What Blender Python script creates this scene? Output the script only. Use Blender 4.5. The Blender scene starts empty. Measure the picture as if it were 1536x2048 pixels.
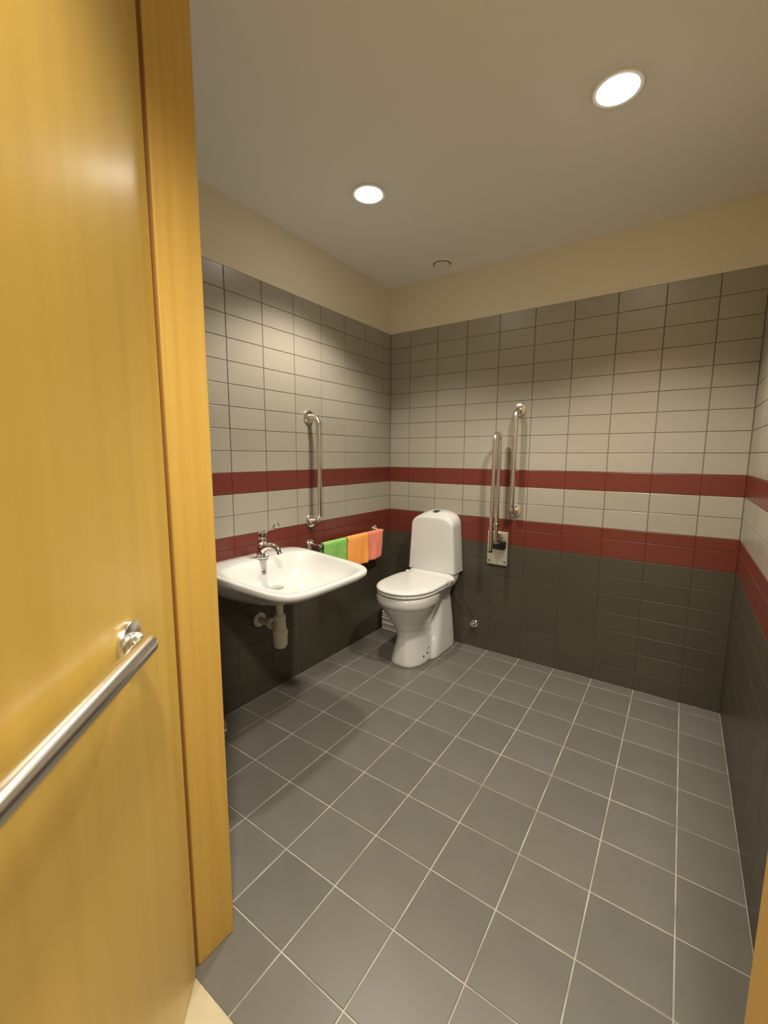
import bpy, math, random
from mathutils import Vector, Matrix
random.seed(7)
scene = bpy.context.scene
COL = scene.collection

# ------------------------------------------------------------------ camera
CAM = Vector((1.1214, -1.0033, 1.2192))
YAW, PITCH, ROLL, FPX = -0.6062, -0.1321, 0.0047, 855.73
fw = Vector((math.sin(YAW)*math.cos(PITCH), math.cos(YAW)*math.cos(PITCH), math.sin(PITCH)))
rt0 = Vector((math.cos(YAW), -math.sin(YAW), 0)); up0 = rt0.cross(fw)
rt = rt0*math.cos(ROLL) + up0*math.sin(ROLL); up = -rt0*math.sin(ROLL) + up0*math.cos(ROLL)
cd = bpy.data.cameras.new('camera'); cam = bpy.data.objects.new('camera', cd); COL.objects.link(cam)
M4 = Matrix((rt, up, -fw)).transposed().to_4x4(); M4.translation = CAM
cam.matrix_world = M4
cd.sensor_fit = 'VERTICAL'; cd.sensor_height = 36.0; cd.lens = FPX/2048*36.0
cd.clip_start = 0.02; cd.clip_end = 50
scene.camera = cam

# ------------------------------------------------------------------ world, exposure
w = bpy.data.worlds.new('world'); scene.world = w; w.use_nodes = True
w.node_tree.nodes['Background'].inputs[0].default_value = (1.0, 0.86, 0.62, 1)
w.node_tree.nodes['Background'].inputs[1].default_value = 0.02
vs = scene.view_settings
vs.view_transform = 'Standard'; vs.look = 'None'; vs.gamma = 1.0; vs.use_curve_mapping = False
vs.exposure = 0.24

LAMP_COL = (1.0, 0.912, 0.755)
ROOM_W, CORR_W = 63.0, 135.0            # watts of the room spots and of the corridor spot
SPOT_DEG, SPOT_BLEND = 122, 0.55
LENS_EMIT = 26.0

# ------------------------------------------------------------------ room dimensions
XL, XR, YB, YF = -0.552, 1.361, 1.4826, -0.436   # left, right, back, front wall faces
YO = -0.536                                       # corridor face of the front wall
ZC, ZT = 2.305, 2.019                             # ceiling, top of the tiling
T = 0.2
ROWS = [(i*0.0985, (i+1)*0.0985, 'dark') for i in range(7)]
ROWS += [(0.6895, 0.787, 'red'), (0.787, 0.844, 'red'),
         (0.844, 0.9415, 'white'), (0.9415, 1.039, 'white'), (1.039, 1.137, 'red')]
ROWS += [(1.137+i*0.098, 1.137+(i+1)*0.098, 'white') for i in range(9)]

# ------------------------------------------------------------------ materials
def mat(name, col, rough=0.5, metal=0.0, spec=0.5, var=0.0, noise=None, bump=None, coat=0.0, emit=None, rvar=None, sss=0):
    m = bpy.data.materials.new(name); m.use_nodes = True
    nt = m.node_tree; b = nt.nodes['Principled BSDF']
    b.inputs['Roughness'].default_value = rough; b.inputs['Metallic'].default_value = metal
    b.inputs['Specular IOR Level'].default_value = spec; b.inputs['Coat Weight'].default_value = coat
    b.inputs['Coat Roughness'].default_value = 0.12 if name == 'porcelain' else 0.26
    b.inputs['Base Color'].default_value = (*col, 1)
    tc = nt.nodes.new('ShaderNodeTexCoord'); last = None
    if noise:   # (scale vec, detail, low colour, high colour)
        mp = nt.nodes.new('ShaderNodeMapping'); mp.inputs['Scale'].default_value = noise[0]
        nt.links.new(tc.outputs[noise[4] if len(noise) > 4 else 'Object'], mp.inputs[0])
        n = nt.nodes.new('ShaderNodeTexNoise'); n.inputs['Scale'].default_value = 1; n.inputs['Detail'].default_value = noise[1]
        nt.links.new(mp.outputs[0], n.inputs['Vector'])
        r = nt.nodes.new('ShaderNodeValToRGB'); r.color_ramp.elements[0].position = 0.3; r.color_ramp.elements[1].position = 0.7
        r.color_ramp.elements[0].color = (*noise[2], 1); r.color_ramp.elements[1].color = (*noise[3], 1)
        nt.links.new(n.outputs['Fac'], r.inputs[0]); last = r.outputs[0]
        nt.links.new(last, b.inputs['Base Color'])
    if var:
        oi = nt.nodes.new('ShaderNodeObjectInfo'); mr = nt.nodes.new('ShaderNodeMapRange')
        mr.inputs['To Min'].default_value = 1-var; mr.inputs['To Max'].default_value = 1+var
        nt.links.new(oi.outputs['Random'], mr.inputs[0])
        h = nt.nodes.new('ShaderNodeHueSaturation'); nt.links.new(mr.outputs[0], h.inputs['Value'])
        if last: nt.links.new(last, h.inputs['Color'])
        else: h.inputs['Color'].default_value = (*col, 1)
        nt.links.new(h.outputs[0], b.inputs['Base Color'])
    if bump:    # (scale, strength, distance)
        n2 = nt.nodes.new('ShaderNodeTexNoise'); n2.inputs['Scale'].default_value = bump[0]; n2.inputs['Detail'].default_value = 3
        nt.links.new(tc.outputs['Object'], n2.inputs['Vector'])
        bp = nt.nodes.new('ShaderNodeBump'); bp.inputs['Strength'].default_value = bump[1]; bp.inputs['Distance'].default_value = bump[2]
        nt.links.new(n2.outputs['Fac'], bp.inputs['Height']); nt.links.new(bp.outputs[0], b.inputs['Normal'])
    if rvar:
        n3 = nt.nodes.new('ShaderNodeTexNoise'); n3.inputs['Scale'].default_value = rvar[0]; n3.inputs['Detail'].default_value = 4
        nt.links.new(tc.outputs['Object'], n3.inputs['Vector'])
        mr = nt.nodes.new('ShaderNodeMapRange'); mr.inputs['To Min'].default_value = rvar[1]; mr.inputs['To Max'].default_value = rvar[2]
        nt.links.new(n3.outputs['Fac'], mr.inputs[0]); nt.links.new(mr.outputs[0], b.inputs['Roughness'])
    if emit:
        b.inputs['Emission Color'].default_value = (*emit[0], 1); b.inputs['Emission Strength'].default_value = emit[1]
    return m

M = {}
M['white_tile'] = mat('white_tile', (0.355, 0.328, 0.276), 0.30, var=0.035, bump=(18, 0.10, 0.002))
M['red_tile'] = mat('red_tile', (0.150, 0.032, 0.023), 0.30, var=0.03, bump=(18, 0.10, 0.002))
M['dark_tile'] = mat('dark_tile', (0.067, 0.059, 0.043), 0.33, var=0.05, bump=(14, 0.10, 0.002))
M['floor_tile'] = mat('floor_tile', (0.088, 0.084, 0.077), 0.36, var=0.06, bump=(30, 0.05, 0.001), rvar=(6, 0.33, 0.42),
                      noise=((5, 5, 5), 4, (0.138, 0.130, 0.116), (0.158, 0.150, 0.134)))
M['wall_grout'] = mat('wall_grout', (0.17, 0.15, 0.115), 0.85, bump=(200, 0.3, 0.001))
M['dark_grout'] = mat('dark_grout', (0.105, 0.095, 0.075), 0.85, bump=(200, 0.3, 0.001))
M['red_grout'] = mat('red_grout', (0.16, 0.028, 0.02), 0.8)
M['floor_grout'] = mat('floor_grout', (0.36, 0.34, 0.29), 0.8, bump=(120, 0.4, 0.001),
                       noise=((9, 9, 9), 4, (0.26, 0.245, 0.21), (0.50, 0.475, 0.41)))
M['plaster'] = mat('plaster', (0.79, 0.735, 0.575), 0.85, bump=(90, 0.12, 0.001))
M['ceiling'] = mat('ceiling', (0.86, 0.85, 0.82), 0.85, bump=(90, 0.12, 0.001))
M['door_wood'] = mat('door_wood', (0.62, 0.37, 0.08), 0.42, bump=(60, 0.04, 0.0005),
                     noise=((34, 34, 1.3), 5, (0.60, 0.395, 0.074), (0.645, 0.433, 0.088)), coat=0.5)
M['jamb_wood'] = mat('jamb_wood', (0.66, 0.34, 0.06), 0.45,
                     noise=((70, 70, 2.0), 6, (0.55, 0.335, 0.068), (0.61, 0.388, 0.086)))
M['edge_wood'] = mat('edge_wood', (0.26, 0.115, 0.022), 0.6)
M['marble'] = mat('marble', (0.80, 0.70, 0.47), 0.25, noise=((7, 11, 7), 7, (0.50, 0.43, 0.28), (0.60, 0.54, 0.38)))
M['porcelain'] = mat('porcelain', (0.67, 0.675, 0.665), 0.12, coat=0.4)
M['seat_plastic'] = mat('seat_plastic', (0.73, 0.735, 0.72), 0.28)
M['white_plastic'] = mat('white_plastic', (0.72, 0.69, 0.62), 0.4)
M['chrome'] = mat('chrome', (0.80, 0.79, 0.77), 0.08, metal=1.0)
M['steel'] = mat('steel', (0.78, 0.76, 0.71), 0.24, metal=1.0)
M['satin_steel'] = mat('satin_steel', (0.80, 0.78, 0.72), 0.48, metal=0.75)
M['dark_metal'] = mat('dark_metal', (0.25, 0.24, 0.23), 0.25, metal=1.0)
M['black_plastic'] = mat('black_plastic', (0.015, 0.014, 0.012), 0.25)
M['hole'] = mat('hole', (0.03, 0.03, 0.03), 0.7)
M['green_cloth'] = mat('green_cloth', (0.20, 0.52, 0.085), 0.9, bump=(500, 0.5, 0.001), noise=((40, 40, 40), 3, (0.23, 0.53, 0.115), (0.28, 0.60, 0.15)))
M['orange_cloth'] = mat('orange_cloth', (0.95, 0.27, 0.03), 0.9, bump=(500, 0.5, 0.001), noise=((40, 40, 40), 3, (0.96, 0.37, 0.075), (0.99, 0.42, 0.105)))
M['salmon_cloth'] = mat('salmon_cloth', (0.86, 0.18, 0.11), 0.9, bump=(500, 0.5, 0.001), noise=((40, 40, 40), 3, (0.84, 0.25, 0.165), (0.92, 0.30, 0.205)))
M['shadow_gap'] = mat('shadow_gap', (0.30, 0.28, 0.24), 0.8)
M['paper'] = mat('paper', (0.78, 0.76, 0.70), 0.9)
M['grey_rubber'] = mat('grey_rubber', (0.30, 0.29, 0.27), 0.5)
M['lens'] = mat('lens', (0.9, 0.9, 0.9), 0.2, emit=((1.0, 0.93, 0.80), LENS_EMIT))
M['trim_white'] = mat('trim_white', (0.82, 0.81, 0.78), 0.3)
M['reflector'] = mat('reflector', (0.85, 0.85, 0.83), 0.18, metal=1.0)

# ------------------------------------------------------------------ mesh helpers
class MB:
    """collects vertices and faces of one mesh"""
    def __init__(s): s.v = []; s.f = []; s.m = []
    def add(s, vs, fs, mi=0):
        o = len(s.v); s.v += [tuple(v) for v in vs]
        s.f += [tuple(i+o for i in f) for f in fs]; s.m += [mi]*len(fs); return s
    def box(s, a, b, mi=0):
        x0, y0, z0 = a; x1, y1, z1 = b
        return s.add([(x0,y0,z0),(x1,y0,z0),(x1,y1,z0),(x0,y1,z0),(x0,y0,z1),(x1,y0,z1),(x1,y1,z1),(x0,y1,z1)],
                     [(0,3,2,1),(4,5,6,7),(0,1,5,4),(1,2,6,5),(2,3,7,6),(3,0,4,7)], mi)
    def rings(s, rings, cap0=True, cap1=True, mi=0, closed=True):
        n = len(rings[0]); vs = [p for r in rings for p in r]; fs = []
        for k in range(len(rings)-1):
            for i in range(n if closed else n-1):
                j = (i+1) % n
                fs.append((k*n+i, k*n+j, (k+1)*n+j, (k+1)*n+i))
        if cap0: fs.append(tuple(reversed(range(n))))
        if cap1: fs.append(tuple(range((len(rings)-1)*n, len(rings)*n)))
        return s.add(vs, fs, mi)
    def tube(s, pts, r, seg=16, cap=True, mi=0):
        pts = [Vector(p) for p in pts]; R = r if isinstance(r, (list, tuple)) else [r]*len(pts)
        t0 = (pts[1]-pts[0]).normalized(); a = Vector((0,0,1)) if abs(t0.z) < 0.9 else Vector((1,0,0))
        u = t0.cross(a).normalized(); rg = []; pt = t0
        for i, p in enumerate(pts):
            if i == 0: t = t0
            elif i == len(pts)-1: t = (p-pts[i-1]).normalized()
            else: t = ((p-pts[i-1]).normalized() + (pts[i+1]-p).normalized()).normalized()
            u = (pt.rotation_difference(t) @ u); u = (u - t*u.dot(t)).normalized(); pt = t
            v = t.cross(u)
            rg.append([p + (u*math.cos(2*math.pi*k/seg) + v*math.sin(2*math.pi*k/seg))*R[i] for k in range(seg)])
        return s.rings(rg, cap, cap, mi)
    def lathe(s, c, axis, prof, seg=32, mi=0, cap0=True, cap1=True):
        """prof: (distance along the axis, radius)"""
        ax = Vector(axis).normalized(); a = Vector((0,0,1)) if abs(ax.z) < 0.9 else Vector((1,0,0))
        u = ax.cross(a).normalized(); v = ax.cross(u); c = Vector(c)
        return s.rings([[c + ax*h + (u*math.cos(2*math.pi*k/seg)+v*math.sin(2*math.pi*k/seg))*r for k in range(seg)] for h, r in prof], cap0, cap1, mi)
    def build(s, name, mats, parent=None, smooth=False, bevel=0, sharp=0.6):
        me = bpy.data.meshes.new(name); me.from_pydata(s.v, [], s.f); me.update()
        for m in (mats if isinstance(mats, (list, tuple)) else [mats]): me.materials.append(M[m] if isinstance(m, str) else m)
        for p, mi in zip(me.polygons, s.m): p.material_index = mi
        import bmesh
        bm = bmesh.new(); bm.from_mesh(me); bmesh.ops.recalc_face_normals(bm, faces=bm.faces); bm.to_mesh(me); bm.free()
        if smooth:
            me.polygons.foreach_set('use_smooth', [True]*len(me.polygons)); me.set_sharp_from_angle(angle=sharp)
        o = bpy.data.objects.new(name, me); COL.objects.link(o)
        if bevel:
            b = o.modifiers.new('bevel', 'BEVEL'); b.width = bevel; b.segments = 3; b.limit_method = 'ANGLE'; b.angle_limit = 0.6
        if parent: o.parent = parent
        return o
def tag(o, label=None, cat=None, group=None, kind=None):
    for k, v in (('label', label), ('category', cat), ('group', group), ('kind', kind)):
        if v: o[k] = v
    return o
def thing(name, label, cat, loc=(0,0,0), group=None):
    o = bpy.data.objects.new(name, None); COL.objects.link(o); o.empty_display_size = 0.05
    return tag(o, label, cat, group)
def arc(c, a0, a1, r, u, v, n=8):
    c, u, v = Vector(c), Vector(u), Vector(v)
    return [c + (u*math.cos(a0+(a1-a0)*i/n) + v*math.sin(a0+(a1-a0)*i/n))*r for i in range(n+1)]

# ------------------------------------------------------------------ tiles
_tile_cache = {}
def tile_mesh(wd, ht, key, m, bev=0.0015, th=0.006):
    k = (round(wd,4), round(ht,4), m)
    if k in _tile_cache: return _tile_cache[k]
    a, b = wd/2, ht/2
    def rg(i, z): return [(-a+i,-b+i,z),(a-i,-b+i,z),(a-i,b-i,z),(-a+i,b-i,z)]
    v = rg(0,-th)+rg(0,-bev)+rg(bev*0.35,-bev*0.35)+rg(bev,0)
    f = [(3,2,1,0)]
    for q in range(3):
        for i in range(4): j = (i+1)%4; f.append((q*4+i,q*4+j,q*4+4+j,q*4+4+i))
    f.append((12,13,14,15))
    me = bpy.data.meshes.new(key); me.from_pydata(v, [], f); me.materials.append(M[m]); me.update()
    _tile_cache[k] = me; return me
def place_tile(name, me, mtx, parent):
    o = bpy.data.objects.new(name, me); COL.objects.link(o); o.parent = parent; o.matrix_world = mtx
    jit = Matrix.Rotation(random.gauss(0, 0.0012), 4, 'X') @ Matrix.Rotation(random.gauss(0, 0.0012), 4, 'Y')
    o.matrix_world = mtx @ jit
    return o
def cuts(a, b):
    g = [a]; k = math.ceil(a/T+1e-6)
    while k*T < b-1e-6:
        if k*T-a > 0.004 and b-k*T > 0.004: g.append(k*T)
        k += 1
    return g+[b]

GV, GH = 0.0036, 0.0022
def tiled_wall(wall, frame, a, b, holes=None):
    """frame(s, z) -> matrix of a tile whose face looks into the room"""
    cs = cuts(a, b)
    for z0, z1, kind in ROWS:
        for s0, s1 in zip(cs, cs[1:]):
            gv = GV if kind == 'white' else 0.0013; gh = GH if kind == 'white' else 0.0013
            w_, h_ = s1-s0-gv, z1-z0-gh
            if w_ < 0.004: continue
            me = tile_mesh(w_, h_, 'wall_tile', kind+'_tile')
            place_tile('wall_tile', me, frame((s0+s1)/2, (z0+z1)/2), wall)
def wall_backing(name, quads):
    mb = MB()
    for a, b, mi in quads: mb.box(a, b, mi)
    return tag(mb.build(name, ['dark_grout','red_grout','wall_grout','plaster']), kind='structure')
def bands(): return [(0,0.6895,0),(0.6895,0.844,1),(0.844,1.039,2),(1.039,1.137,1),(1.137,ZT,2)]
D = 0.0028   # joints lie this far behind the tile faces

fx = lambda xs, ys, zs, loc: Matrix(((xs[0],ys[0],zs[0],loc[0]),(xs[1],ys[1],zs[1],loc[1]),(xs[2],ys[2],zs[2],loc[2]),(0,0,0,1)))
wall_back = wall_backing('wall_back', [((XL-0.1,YB+D,z0),(XR+0.1,YB+0.12,z1),m) for z0,z1,m in bands()] + [((XL-0.1,YB+0.0012,ZT),(XR+0.1,YB+0.12,ZC+0.02),3)])
tiled_wall(wall_back, lambda s,z: fx((1,0,0),(0,0,1),(0,-1,0),(s,YB,z)), XL, XR)
wall_left = wall_backing('wall_left', [((XL-0.12,YO,z0),(XL-D,YB+D,z1),m) for z0,z1,m in bands()] + [((XL-0.12,YO,ZT),(XL-0.0012,YB+D,ZC+0.02),3)])
tiled_wall(wall_left, lambda s,z: fx((0,1,0),(0,0,1),(1,0,0),(XL,s,z)), YF, YB)
wall_right = wall_backing('wall_right', [((XR+D,YO,z0),(XR+0.12,YB+D,z1),m) for z0,z1,m in bands()] + [((XR+0.0012,YO,ZT),(XR+0.12,YB+D,ZC+0.02),3)])
tiled_wall(wall_right, lambda s,z: fx((0,-1,0),(0,0,1),(-1,0,0),(XR,s,z)), YF, YB)

# front wall with the door opening
JL, JR, JT, JZ = 0.263, 1.228, 0.035, 2.32     # faces of the two jambs, jamb thickness, underside of the frame head
mb = MB()
for z0, z1, m in bands():
    mb.box((XL-0.1,YO,z0),(JL-JT,YF-D,z1),m); mb.box((JR+JT,YO,z0),(XR+0.1,YF-D,z1),m)
mb.box((XL-0.1,YO,ZT),(JL-JT,YF-D,ZC+0.4),3); mb.box((JR+JT,YO,ZT),(XR+0.1,YF-D,ZC+0.4),3)
mb.box((JL-JT,YO,JZ+JT),(JR+JT,YF-D,ZC+0.4),3)
wall_front = tag(mb.build('wall_front', ['dark_grout','red_grout','wall_grout','plaster']), kind='structure')
for a, b in ((XL, JL-JT), (JR+JT, XR)):
    tiled_wall(wall_front, lambda s,z: fx((-1,0,0),(0,0,1),(0,1,0),(s,YF,z)), a, b)

# floor
YTH = -0.553
floor = tag(MB().box((XL-0.1,YTH,-0.1),(XR+0.1,YB+0.1,-0.0016)).build('floor', 'floor_grout'), kind='structure')
xs, ys = cuts(XL, XR), cuts(YTH, YB)
for x0, x1 in zip(xs, xs[1:]):
    for y0, y1 in zip(ys, ys[1:]):
        g = 0.0041
        if y1 <= YF+0.001 and (x1 < JL-0.05 or x0 > JR+0.05): continue
        if min(x1-x0, y1-y0) < 0.008: continue
        place_tile('floor_tile', tile_mesh(x1-x0-g, y1-y0-g, 'floor_tile', 'floor_tile', bev=0.0012), fx((1,0,0),(0,1,0),(0,0,1),((x0+x1)/2,(y0+y1)/2,0)), floor)

ceiling = tag(MB().box((XL-0.1,YF-0.02,ZC),(XR+0.1,YB+0.1,ZC+0.03)).build('ceiling', 'ceiling'), kind='structure')

# corridor outside the door
CX0, CX1, CY0, CZ = -1.2, 2.9, -2.6, 2.55
tag(MB().box((CX0,CY0,-0.1),(CX1,YTH,-0.0005)).build('floor_corridor', 'marble'), kind='structure')
tag(MB().box((CX0,CY0,CZ),(CX1,YO,CZ+0.1)).build('ceiling_corridor', 'ceiling'), kind='structure')
mb = MB().box((CX0-0.1,CY0-0.1,-0.1),(CX1+0.1,CY0,CZ+0.1)).box((CX0-0.1,CY0,-0.1),(CX0,YO,CZ+0.1)).box((CX1,CY0,-0.1),(CX1+0.1,YO,CZ+0.1))
mb.box((CX0-0.1,YO,-0.1),(XL-0.12,YO+0.1,CZ+0.1)).box((XR+0.12,YO,-0.1),(CX1+0.1,YO+0.1,CZ+0.1))
tag(mb.build('wall_corridor', 'plaster'), kind='structure')

# ------------------------------------------------------------------ door frame and door
trim = bpy.data.objects.new('trim_1', None); COL.objects.link(trim); tag(trim, 'orange varnished wooden door frame around the doorway', kind='structure')
MB().box((JL-JT,YO+0.002,0.0),(JL,YF,JZ+JT)).build('door_jamb', 'jamb_wood', trim, bevel=0.003)
MB().box((JR,YO+0.002,0.0),(JR+JT,YF,JZ+JT)).build('door_jamb', 'jamb_wood', trim, bevel=0.003)
MB().box((JL,YO+0.002,JZ),(JR,YF,JZ+JT)).build('frame_head', 'jamb_wood', trim, bevel=0.003)
MB().box((JL-0.05,YO-0.012,0.0),(JL-0.006,YO+0.002,JZ+JT)).build('casing_strip', 'edge_wood', trim)

dd = Vector((0.6715,-0.741,0)); dn = Vector((0.741,0.6715,0)); H = Vector((0.278,-0.553,0))
DM = Matrix(((dd.x,dn.x,0,H.x),(dd.y,dn.y,0,H.y),(0,0,1,0),(0,0,0,1)))     # local: x along the leaf, y out of its inner face
DM3 = lambda s,o,z: H + dd*s + dn*o + Vector((0,0,z))
def leafbox(a, b):
    m = MB(); m.box(a, b); m.v = [tuple(DM @ Vector(v)) for v in m.v]; return m
S0, S1 = -0.005, 0.93
door = tag(leafbox((S0,-0.04,0.006),(S1,0.0,JZ-0.004)).build('door_1', 'door_wood', bevel=0.002), 'half open yellow varnished wooden door with a steel pull bar', kind='structure')
leafbox((S0-0.013,-0.041,0.006),(S0,-0.004,JZ-0.004)).build('edge_strip', 'edge_wood', door)
zb, rb, off = 0.920, 0.0160, 0.037
pts = [DM3(0.20,0.0,zb), DM3(0.20,0.022,zb)] + arc(DM3(0.222,off-0.022,zb), math.pi, math.pi/2, 0.022, dd, dn, 8) + \
      [DM3(0.40,off,zb), DM3(0.678,off,zb)] + arc(DM3(0.698,off-0.022,zb), math.pi/2, 0, 0.022, dd, dn, 8) + [DM3(0.72,0.0,zb)]
bar = MB().tube(pts, rb, 24).build('pull_bar', 'steel', door, smooth=True, sharp=1.0)
bar['label'] = 'brushed steel pull bar'
for s in (0.20, 0.72):
    MB().lathe(DM3(s,0.0,zb), dn, [(0,0.0355),(0.006,0.0355),(0.009,0.0335),(0.010,0.030),(0.010,0.0)], 40, cap0=True, cap1=False).build('rosette', 'steel', bar, smooth=True)

# ------------------------------------------------------------------ ceiling lights
def downlight(name, x, y, z, label, watts, r=0.066, blend=SPOT_BLEND, deg=SPOT_DEG, rad=0.045):
    t = thing(name, label, 'ceiling light', group=None)
    MB().lathe((x,y,z), (0,0,-1), [(-0.001,r+0.006),(0.004,r+0.006),(0.007,r+0.002),(0.007,r-0.008),(0.002,r-0.010),(-0.001,r-0.010)], 48, cap0=False, cap1=False).build('trim_ring', 'trim_white', t, smooth=True)
    MB().lathe((x,y,z), (0,0,-1), [(0.0,r-0.0095),(0.006,r-0.011),(0.012,r*0.60),(0.0145,r*0.3),(0.015,0.001)], 48, cap0=True, cap1=True).build('lens', 'lens', t, smooth=True)
    l = bpy.data.lights.new('lamp_light', 'SPOT'); l.energy = watts; l.color = LAMP_COL
    l.spot_size = math.radians(deg); l.spot_blend = blend; l.shadow_soft_size = rad
    lo = bpy.data.objects.new('lamp_light', l); COL.objects.link(lo); lo.location = (x,y,z-0.07); lo.parent = t
    return t
downlight('ceiling_downlight', -0.048, 0.560, ZC, 'round ceiling downlight above the washbasin side, smaller in view', ROOM_W*0.80)
downlight('ceiling_downlight', 0.875, 0.562, ZC, 'round ceiling downlight at the upper right, larger in view', ROOM_W*1.08)
downlight('corridor_downlight', 1.21, -1.12, CZ, 'round downlight in the corridor ceiling outside the door', CORR_W, r=0.09, blend=0.5, deg=126, rad=0.08)

# round extract valve
t = thing('ceiling_vent', 'round white air vent in the ceiling near the back wall', 'vent')
vc = (-0.094,1.318,ZC)
MB().lathe(vc, (0,0,-1), [(0,0.060),(0.004,0.060),(0.008,0.055),(0.008,0.051),(0.001,0.050)], 40, cap0=False, cap1=False).build('ring', 'trim_white', t, smooth=True)
MB().lathe(vc, (0,0,-1), [(0.0005,0.051),(0.001,0.0)], 40, cap0=False, cap1=False).build('throat', 'shadow_gap', t)
MB().lathe(vc, (0,0,-1), [(0.001,0.020),(0.006,0.040),(0.010,0.045),(0.013,0.041),(0.014,0.0)], 40).build('disc', 'trim_white', t, smooth=True)

# ------------------------------------------------------------------ washbasin
def sup(c, a, n):   # signed power for superellipses
    return math.copysign(abs(c)**(2.0/n), c) * a
BY, BZ = 0.266, 0.745           # centre line and rim height
def bring(u0, u1, hb, hf, z, n=5.0, N=72, zf=0.0):
    """closed ring; u = distance from the wall, half width hb at the wall and hf at the front"""
    uc, a = (u0+u1)/2, (u1-u0)/2; out = []
    for k in range(N):
        th = 2*math.pi*k/N
        u = uc + sup(math.cos(th), a, n); q = min(1.0, max(0.0, (u-u0)/(u1-u0)))
        h = hb + (hf-hb)*q**1.6
        v = sup(math.sin(th), h, n)
        bow = 0.012*(1-(v/max(h,1e-4))**2) * max(0, math.cos(th))   # slightly bowed front
        out.append((XL+u+bow, BY+v, z+zf*q))
    return out
t = thing('washbasin', 'white ceramic wall-hung washbasin with a wide shallow bowl', 'sink')
SL = -0.034                     # the rim falls towards the front
R = [bring(0.03,0.28,0.130,0.09,BZ-0.165,3),
     bring(0.010,0.36,0.190,0.13,BZ-0.150,3.2),
     bring(0.003,0.44,0.245,0.18,BZ-0.115,3.8,zf=-0.003),
     bring(0.0,0.500,0.278,0.225,BZ-0.075,4.6,zf=-0.010),
     bring(0.0,0.534,0.291,0.254,BZ-0.046,5.4,zf=-0.017),
     bring(0.0,0.550,0.292,0.261,BZ-0.032,6.0,zf=SL),
     bring(0.0,0.559,0.296,0.268,BZ-0.020,6.2,zf=SL),
     bring(0.0,0.560,0.296,0.269,BZ-0.008,6.2,zf=SL),
     bring(0.002,0.556,0.293,0.266,BZ-0.002,6.2,zf=SL),
     bring(0.005,0.549,0.288,0.260,BZ+0.000,6.0,zf=SL),
     bring(0.030,0.536,0.277,0.249,BZ-0.001,5.6,zf=SL),
     bring(0.100,0.530,0.271,0.244,BZ-0.003,5.0,zf=SL),
     bring(0.116,0.525,0.266,0.239,BZ-0.010,4.6,zf=SL),
     bring(0.126,0.515,0.258,0.232,BZ-0.030,4.2,zf=SL),
     bring(0.134,0.498,0.240,0.214,BZ-0.060,3.9,zf=SL*0.8),
     bring(0.142,0.465,0.214,0.186,BZ-0.092,3.5,zf=SL*0.5),
     bring(0.150,0.410,0.174,0.145,BZ-0.112,3.0,zf=SL*0.2),
     bring(0.160,0.340,0.108,0.090,BZ-0.121,2.6),
     bring(0.170,0.250,0.035,0.035,BZ-0.124,2.0)]
MB().rings(R).build('bowl', 'porcelain', t, smooth=True, sharp=1.2)
DX = -0.345
MB().lathe((DX,BY,BZ-0.1235), (0,0,1), [(0,0.030),(0.003,0.030),(0.005,0.026),(0.004,0.016),(0.0,0.0)], 32).build('drain_ring', 'chrome', t, smooth=True)
oc = Vector((XL+0.133,BY-0.016,BZ-0.060)); ox = Vector((1,0,0.12)).normalized()
ov = MB().lathe(oc, ox, [(-0.002,0.014),(0.003,0.014),(0.005,0.011),(0.004,0.009)], 24, cap0=True, cap1=False).build('overflow_ring', 'chrome', t, smooth=True)
MB().lathe(oc+ox*0.002, ox, [(0,0.0095),(0.001,0.0)], 24).build('overflow_hole', 'dark_metal', ov)

# bottle trap under the basin
t = thing('bottle_trap', 'white plastic bottle trap hanging under the washbasin', 'pipe')
TX = -0.352; PY = 0.281
MB().lathe((TX,PY,0.5765), (0,0,-1), [(0,0.017),(0.100,0.017)], 24).build('tail_pipe', 'white_plastic', t, smooth=True)
MB().lathe((TX,PY,0.487), (0,0,-1), [(0,0.022),(0.004,0.027),(0.026,0.027),(0.030,0.023)], 24).build('collar', 'white_plastic', t, smooth=True)
MB().lathe((TX,PY,0.462), (0,0,-1), [(0,0.022),(0.01,0.027),(0.045,0.029),(0.052,0.036),(0.066,0.036),(0.070,0.033),(0.118,0.032),(0.130,0.026),(0.134,0.0)], 28).build('bottle', 'white_plastic', t, smooth=True)
MB().tube([(TX-0.02,PY,0.428),(TX-0.07,PY+0.012,0.424),(XL+0.02,PY+0.035,0.41),(XL,PY+0.042,0.405)], 0.0165, 20).build('outlet_pipe', 'white_plastic', t, smooth=True)
MB().lathe((TX-0.058,PY+0.008,0.426), (-1,0.18,-0.06), [(0,0.020),(0.003,0.026),(0.022,0.026),(0.026,0.021)], 24).build('nut', 'white_plastic', t, smooth=True)
MB().lathe((XL,PY+0.042,0.405), (1,0,0), [(0.0005,0.036),(0.006,0.036),(0.016,0.026),(0.018,0.018)], 28).build('wall_flange', 'white_plastic', t, smooth=True)

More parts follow.
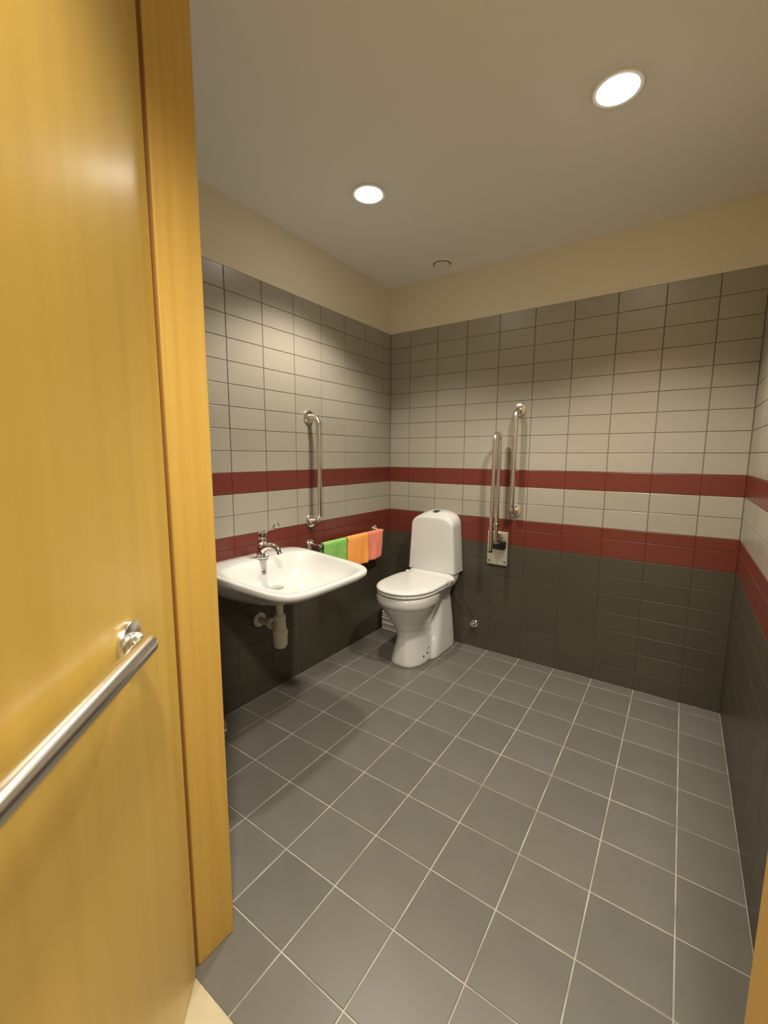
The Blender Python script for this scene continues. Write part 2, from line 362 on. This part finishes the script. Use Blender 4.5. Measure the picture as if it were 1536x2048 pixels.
# mixer tap with a loop lever
t = thing('basin_tap', 'chrome mixer tap with a loop lever standing on the washbasin', 'tap')
tx = XL+0.098; KY = 0.276
MB().lathe((tx,KY,BZ-0.002), (0,0,1), [(0,0.030),(0.006,0.030),(0.010,0.026),(0.030,0.0245),(0.052,0.0235),(0.062,0.021),(0.066,0.0)], 32).build('body', 'chrome', t, smooth=True)
sp = [(tx+0.005,KY,BZ+0.030),(tx+0.030,KY,BZ+0.050),(tx+0.055,KY,BZ+0.060),(tx+0.080,KY,BZ+0.060),(tx+0.102,KY,BZ+0.052),(tx+0.116,KY,BZ+0.038)]
spout = MB().tube(sp, [0.020,0.019,0.017,0.015,0.0135,0.013], 24).build('spout', 'chrome', t, smooth=True, sharp=1.0)
MB().tube([sp[-1],(tx+0.120,KY,BZ+0.031)], 0.0115, 20).build('aerator', 'dark_metal', spout, smooth=True)
MB().lathe((tx+0.002,KY,BZ+0.062), (0.05,0,1), [(0,0.017),(0.006,0.0195),(0.030,0.0190),(0.036,0.015),(0.038,0.0)], 28).build('cartridge_cap', 'chrome', t, smooth=True)
MB().lathe((tx+0.004,KY,BZ+0.098), (0.05,0,1), [(0,0.013),(0.004,0.020),(0.016,0.020),(0.021,0.016),(0.022,0.0)], 28).build('lever_hub', 'chrome', t, smooth=True)
lev = MB().tube([(tx+0.010,KY,BZ+0.112),(tx+0.045,KY,BZ+0.133),(tx+0.088,KY+0.002,BZ+0.144)], [0.0045,0.0032,0.003], 14).build('lever', 'chrome', t, smooth=True)
lc = Vector((tx+0.094,KY+0.006,BZ+0.155)); la = Vector((0.45,0,0.89)).normalized()
ring = [lc + la*0.0125*math.cos(a) + Vector((0,1,0))*0.0165*math.sin(a) for a in [2*math.pi*k/28 for k in range(29)]]
MB().tube(ring, 0.0032, 10).build('lever_loop', 'dark_metal', lev, smooth=True)

# ------------------------------------------------------------------ grab bars
def grab_bar(label, base, nrm, z0, z1, off, r=0.0155):
    t = thing('grab_bar', label, 'grab bar', group='vertical steel grab bars')
    b = Vector(base); n = Vector(nrm); Z = Vector((0,0,1)); c = 0.045
    P = lambda o, z: b + n*o + Z*z
    pts = [P(0.0,z1), P(off-c,z1)] + arc(P(off-c,z1-c), math.pi/2, 0, c, n, Z, 10) + [P(off,(z0+z1)/2)] + \
          arc(P(off-c,z0+c), 0, -math.pi/2, c, n, Z, 10) + [P(0.0,z0)]
    MB().tube(pts, r, 24).build('tube', 'steel', t, smooth=True, sharp=1.0)
    for z in (z0, z1):
        MB().lathe(P(0,z), n, [(0,0.037),(0.005,0.037),(0.011,0.033),(0.014,0.024),(0.014,0.015)], 36, cap1=False).build('flange', 'steel', t, smooth=True)
    return t
grab_bar('vertical steel grab bar on the left wall above the washbasin', (XL,0.692,0), (1,0,0), 0.856, 1.420, 0.072)
grab_bar('vertical steel grab bar on the back wall, right of the folding rail', (0.336,YB,0), (0,-1,0), 0.899, 1.478, 0.068)

# fold-up rail beside the toilet, folded against the wall
t = thing('folding_grab_rail', 'steel fold-up support rail standing upright on the back wall beside the toilet', 'grab rail')
fxr = 0.250
MB().box((0.178,YB-0.012,0.562),(0.302,YB,0.768)).build('wall_plate', 'satin_steel', t, bevel=0.004)
MB().box((0.226,YB-0.050,0.738),(0.276,YB-0.012,0.762)).build('hinge_bracket', 'steel', t, bevel=0.004)
MB().lathe((0.222,YB-0.060,0.695), (1,0,0), [(0,0.014),(0.003,0.021),(0.062,0.021),(0.066,0.014)], 28).build('hinge_barrel', 'black_plastic', t, smooth=True)
MB().box((0.214,YB-0.052,0.664),(0.296,YB-0.010,0.716)).build('hinge_cover', 'black_plastic', t, bevel=0.008)
yi, yo, zt = YB-0.066, YB-0.145, 1.345
rr = (yi-yo)/2
pts = [(fxr,yi,0.70),(fxr,yi,1.0)] + arc((fxr,(yi+yo)/2,zt-rr), 0, math.pi, rr, (0,1,0), (0,0,1), 14) + [(fxr-0.001,yo,1.0),(fxr-0.002,yo,0.672)]
MB().tube(pts, 0.0125, 22).build('rail_tube', 'steel', t, smooth=True, sharp=1.0)
MB().lathe((fxr,yi,0.802), (0,0,1), [(0,0.0135),(0.002,0.017),(0.022,0.017),(0.024,0.0135)], 22).build('rail_collar', 'chrome', t, smooth=True)
MB().lathe((fxr-0.002,yo,0.664), (0,0,1), [(0,0.010),(0.003,0.0128),(0.012,0.0128)], 22).build('end_cap', 'dark_metal', t, smooth=True)
for sx in (0.192, 0.288):
    MB().lathe((sx,YB-0.012,0.585), (0,-1,0), [(0,0.006),(0.003,0.005),(0.004,0.0)], 14).build('screw', 'dark_metal', t, smooth=True)

# ------------------------------------------------------------------ towel rail with three cloths
t = thing('towel_rail', 'short chrome towel rail on the left wall beside the washbasin', 'towel rail')
ry0, ry1, rz, ro = 0.690, 1.299, 0.722, 0.068
MB().tube([(XL+ro,ry0-0.012,rz),(XL+ro,ry1,rz)], 0.0085, 18).build('rail', 'chrome', t, smooth=True)
for y in (ry0, ry1):
    b = MB().lathe((XL,y,rz), (1,0,0), [(0,0.030),(0.005,0.030),(0.010,0.026),(0.018,0.016),(0.034,0.0115),(ro+0.006,0.0110),(ro+0.010,0.008),(ro+0.011,0)], 28).build('bracket', 'chrome', t, smooth=True)
def cloth(y0, y1, front, back, m, label, seed, lift=0.0):
    rnd = random.Random(seed); ph = rnd.random()*6; R_ = 0.0115+lift
    prof = [(-R_-0.004*i/6*0, -back*(1-i/7)) for i in range(7)]
    prof = [(-R_, -back*(1-i/8)) for i in range(8)]
    prof += [(R_*math.cos(a), R_*math.sin(a)) for a in [math.pi*(1-k/8) for k in range(9)]]
    prof += [(R_, -front*(i/10)) for i in range(1, 11)]
    ny = 22; vs = []; fs = []
    for j in range(ny+1):
        v = j/ny; y = y0+(y1-y0)*v
        for u, dz in prof:
            hang = min(1, max(0, -dz/0.12))
            wv = 0.004*hang*math.sin(v*7+ph) + 0.0025*hang*math.sin(v*15+ph*2)
            lean = -0.010*hang*(1 if u > 0 else 0)
            low = 0.006*math.sin(v*3.0+ph)*hang
            yy = y + 0.004*hang*math.sin(dz*30+ph)
            vs.append((XL+ro+u+(wv if u > 0 else -abs(wv)*0.3)+lean*0.4, yy, rz+dz+low))
    n = len(prof)
    for j in range(ny):
        for i in range(n-1): fs.append((j*n+i, (j+1)*n+i, (j+1)*n+i+1, j*n+i+1))
    o = MB().add(vs, fs).build('cleaning_cloth', m, None, smooth=True, sharp=3.1)
    s = o.modifiers.new('thickness', 'SOLIDIFY'); s.thickness = 0.0045; s.offset = 1
    b = o.modifiers.new('soft', 'SUBSURF'); b.levels = 1; b.render_levels = 1
    return tag(o, label, 'cloth', 'cloths hanging over the towel rail')
cloth(0.712, 0.912, 0.165, 0.13, 'green_cloth', 'green cleaning cloth hanging over the towel rail nearest the washbasin', 1)
cloth(0.918, 1.120, 0.185, 0.14, 'orange_cloth', 'orange cleaning cloth hanging over the middle of the towel rail', 2, 0.001)
cloth(1.124, 1.280, 0.168, 0.13, 'salmon_cloth', 'salmon pink cleaning cloth at the far end of the towel rail', 5)

# ------------------------------------------------------------------ toilet
TXC = -0.145
def tring(z, f0, f1, hw, n=2.4, N=64, back_n=None):
    fc, a = (f0+f1)/2, (f1-f0)/2; out = []
    for k in range(N):
        th = 2*math.pi*k/N; e = n if math.cos(th) > 0 or not back_n else back_n
        out.append((TXC+sup(math.sin(th), hw, e), YB-(fc+sup(math.cos(th), a, e)), z))
    return out
t = thing('toilet', 'white ceramic close-coupled toilet with closed lid against the back wall', 'toilet')
mb = MB()
mb.rings([tring(z,f0,f1,h,n) for z,f0,f1,h,n in [
    (0.0,0.10,0.502,0.112,2.6),(0.02,0.10,0.500,0.110,2.6),(0.06,0.11,0.491,0.100,2.5),(0.11,0.14,0.478,0.086,2.4),(0.155,0.17,0.468,0.077,2.3),
    (0.20,0.19,0.480,0.084,2.2),(0.25,0.20,0.508,0.104,2.2),(0.30,0.205,0.540,0.130,2.2),(0.345,0.21,0.570,0.153,2.2),(0.368,0.21,0.584,0.163,2.25),
    (0.378,0.20,0.595,0.170,2.25),(0.390,0.20,0.599,0.173,2.25),(0.415,0.20,0.600,0.174,2.25),(0.430,0.20,0.597,0.172,2.25),(0.436,0.20,0.590,0.165,2.25)]])
mb.rings([tring(z,f0,f1,h,n) for z,f0,f1,h,n in [
    (0.0,0.004,0.33,0.136,6),(0.03,0.004,0.31,0.134,6),(0.12,0.006,0.255,0.124,6),(0.20,0.008,0.225,0.114,6),(0.28,0.010,0.205,0.104,5.5),(0.34,0.012,0.20,0.098,5),
    (0.385,0.012,0.24,0.120,4),(0.420,0.010,0.26,0.150,4),(0.450,0.010,0.23,0.158,4),(0.492,0.010,0.138,0.158,4.5)]])
body = mb.build('bowl_pedestal', 'porcelain', t, smooth=True, sharp=3.1)
rm = body.modifiers.new('merge', 'REMESH'); rm.mode = 'VOXEL'; rm.voxel_size = 0.0055; rm.use_smooth_shade = True
sm = body.modifiers.new('soften', 'SMOOTH'); sm.factor = 0.5; sm.iterations = 9
MB().rings([tring(z,0.165,f1,h,2.15,back_n=4.5) for z,f1,h in [(0.438,0.592,0.165),(0.440,0.601,0.172),(0.446,0.605,0.176),(0.453,0.604,0.175),(0.457,0.597,0.169)]]).build('seat', 'seat_plastic', t, smooth=True, sharp=1.0)
MB().rings([tring(z,f0,f1,h,2.15,back_n=4.5) for z,f0,f1,h in [(0.4595,0.160,0.597,0.169),(0.461,0.157,0.605,0.176),(0.466,0.155,0.609,0.179),(0.472,0.156,0.607,0.177),(0.477,0.160,0.599,0.169),(0.480,0.170,0.575,0.150),(0.4815,0.20,0.53,0.11),(0.482,0.30,0.44,0.05)]]).build('lid', 'seat_plastic', t, smooth=True, sharp=1.0)
for s in (-1, 1):
    MB().lathe((TXC+s*0.150,YB-0.150,0.462), (s,0,0), [(-0.02,0.014),(0.018,0.014),(0.022,0.010),(0.022,0)], 20).build('hinge', 'seat_plastic', t, smooth=True)
# cistern: an arched front outline swept from the wall to its front face
def cist_outline(f, grow=0.0, top=0.0):
    """arched outline at distance f from the wall"""
    pts = []; zb_ = 0.492; q = max(0.0, min(1.0, f/0.14))
    hb, ht = 0.166+grow, 0.147+grow; zs = 0.775; zt_ = 0.872-0.030*q+top
    for k in range(9):
        v = k/8; pts.append((hb+(ht-hb)*v, zb_+(zs-zb_)*v))
    for k in range(1, 24):
        a = math.pi*k/24
        pts.append((sup(math.cos(a), ht, 3.4), zs+sup(math.sin(a), zt_-zs, 2.3)))
    pts += [(-x, z) for x, z in reversed(pts[:9])]
    return pts
def cring(f, k=1.0, kz=0.0):
    return [(TXC+x*k, YB-f, z if z < 0.5 else z-kz) for x, z in cist_outline(f)]
MB().rings([cring(0.006,0.985,0.004), cring(0.012), cring(0.05), cring(0.100), cring(0.122,0.998,0.0005), cring(0.132,0.985,0.003), cring(0.138,0.955,0.010), cring(0.139,0.90,0.018)]).build('cistern', 'porcelain', t, smooth=True, sharp=0.9)
def lring(f, a0, lift):
    o = [p for p in cist_outline(f) if p[1] > 0.80]; return o
def lid_ring(f, lift, k=1.0):
    pts = [(sup(math.cos(a), 0.128*k, 3.0), 0.775+sup(math.sin(a), (0.872-0.030*f/0.14)-0.775+lift, 2.3)) for a in [math.pi*(0.10+0.80*i/26) for i in range(27)]]
    lo = [(x*0.98, z-0.012) for x, z in reversed(pts)]
    return [(TXC+x, YB-f, z) for x, z in pts+lo]
clid = MB().rings([lid_ring(0.010,0.003,0.97), lid_ring(0.014,0.006), lid_ring(0.06,0.007), lid_ring(0.108,0.006), lid_ring(0.116,0.002,0.97)]).build('cistern_lid', 'porcelain', t, smooth=True, sharp=0.9)
bz = 0.872+0.007-0.030*0.068/0.14 - 0.001
MB().lathe((TXC,YB-0.068,bz-0.002), (0,-0.2,1), [(0,0.026),(0.004,0.026),(0.005,0.024),(0.004,0.022)], 32, cap1=False).build('button_ring', 'chrome', clid, smooth=True)
for s in (-1, 1):
    q = [(0.0015*s,0)] ; pts = [(s*(0.0015+0.0195*math.sin(a)), 0.0195*math.cos(a)) for a in [math.pi*i/14 for i in range(15)]]
    lo = [(TXC+x, YB-0.068+y, bz-0.001+0.2*y) for x, y in pts]; hi = [(TXC+x*0.95, YB-0.068+y*0.95, bz+0.005+0.2*y) for x, y in pts]
    MB().rings([lo, hi]).build('flush_button', 'dark_metal', clid)
bpy.context.view_layer.update()
ev = body.evaluated_get(bpy.context.evaluated_depsgraph_get())
for fq, zq, m in ((0.385,0.042,'dark_metal'), (0.345,0.050,'dark_metal'), (0.318,0.072,'chrome')):
    hit, p, n, _ = ev.ray_cast(Vector((TXC+0.5,YB-fq,zq)), Vector((-1,0,0)))
    if hit: MB().lathe(p-n*0.001, n, [(0,0.0065),(0.003,0.006),(0.0045,0.0)], 16).build('screw_cap', m, t, smooth=True)

# water supply: angle valve on the wall and thin hose to the cistern
t = thing('angle_valve', 'small chrome angle valve low on the back wall beside the toilet', 'valve')
vx, vz = 0.106, 0.155
MB().lathe((vx,YB,vz), (0,-1,0), [(0,0.024),(0.004,0.024),(0.009,0.018),(0.010,0.012)], 28).build('flange', 'chrome', t, smooth=True)
MB().lathe((vx,YB,vz), (0,-1,0), [(0.006,0.0105),(0.020,0.0105)], 20).build('body', 'chrome', t, smooth=True)
MB().lathe((vx,YB-0.019,vz), (0,-1,0), [(0,0.015),(0.003,0.0175),(0.014,0.0165),(0.018,0.011),(0.018,0)], 10).build('knob', 'chrome', t, smooth=True, sharp=0.5)
MB().lathe((vx,YB-0.015,vz+0.006), (0,0,1), [(0,0.007),(0.018,0.007)], 16).build('outlet', 'chrome', t, smooth=True)
hs = [(vx,YB-0.015,vz+0.0245),(vx-0.006,YB-0.018,vz+0.055),(vx-0.035,YB-0.034,vz+0.120),(vx-0.072,YB-0.044,vz+0.185),(vx-0.084,YB-0.058,vz+0.245),(vx-0.086,YB-0.066,vz+0.29),(vx-0.084,YB-0.070,0.487)]
o = MB().tube(hs, 0.0035, 12).build('supply_hose', 'dark_metal', None, smooth=True)
tag(o, 'thin grey supply hose running from the toilet cistern to the valve', 'hose')

# stack of folded paper in the corner behind the toilet
t = thing('paper_stack', 'stack of white folded paper towels on the floor behind the toilet', 'paper towels')
z = 0.0; rnd = random.Random(3)
for i in range(7):
    h = 0.0195; dx, dy = rnd.uniform(-.003,.003), rnd.uniform(-.003,.003)
    MB().box((XL+0.016+dx,1.366+dy,z+0.0006),(XL+0.165+dx,1.462+dy,z+h-0.0012)).build('paper_bundle', 'paper', t, bevel=0.004)
    z += h

# rounded door stop on the floor, half hidden by the jamb
t = thing('floor_door_stop', 'small grey rounded stop on the floor, half hidden behind the door jamb', 'door stop')
sc = (-0.478,0.028,0)
MB().lathe(sc, (0,0,1), [(0,0.036),(0.010,0.036),(0.013,0.033)], 32).build('base', 'steel', t, smooth=True)
MB().lathe(sc, (0,0,1), [(0.012,0.033),(0.028,0.032),(0.042,0.025),(0.050,0.014),(0.052,0.0)], 32).build('rubber_dome', 'grey_rubber', t, smooth=True)
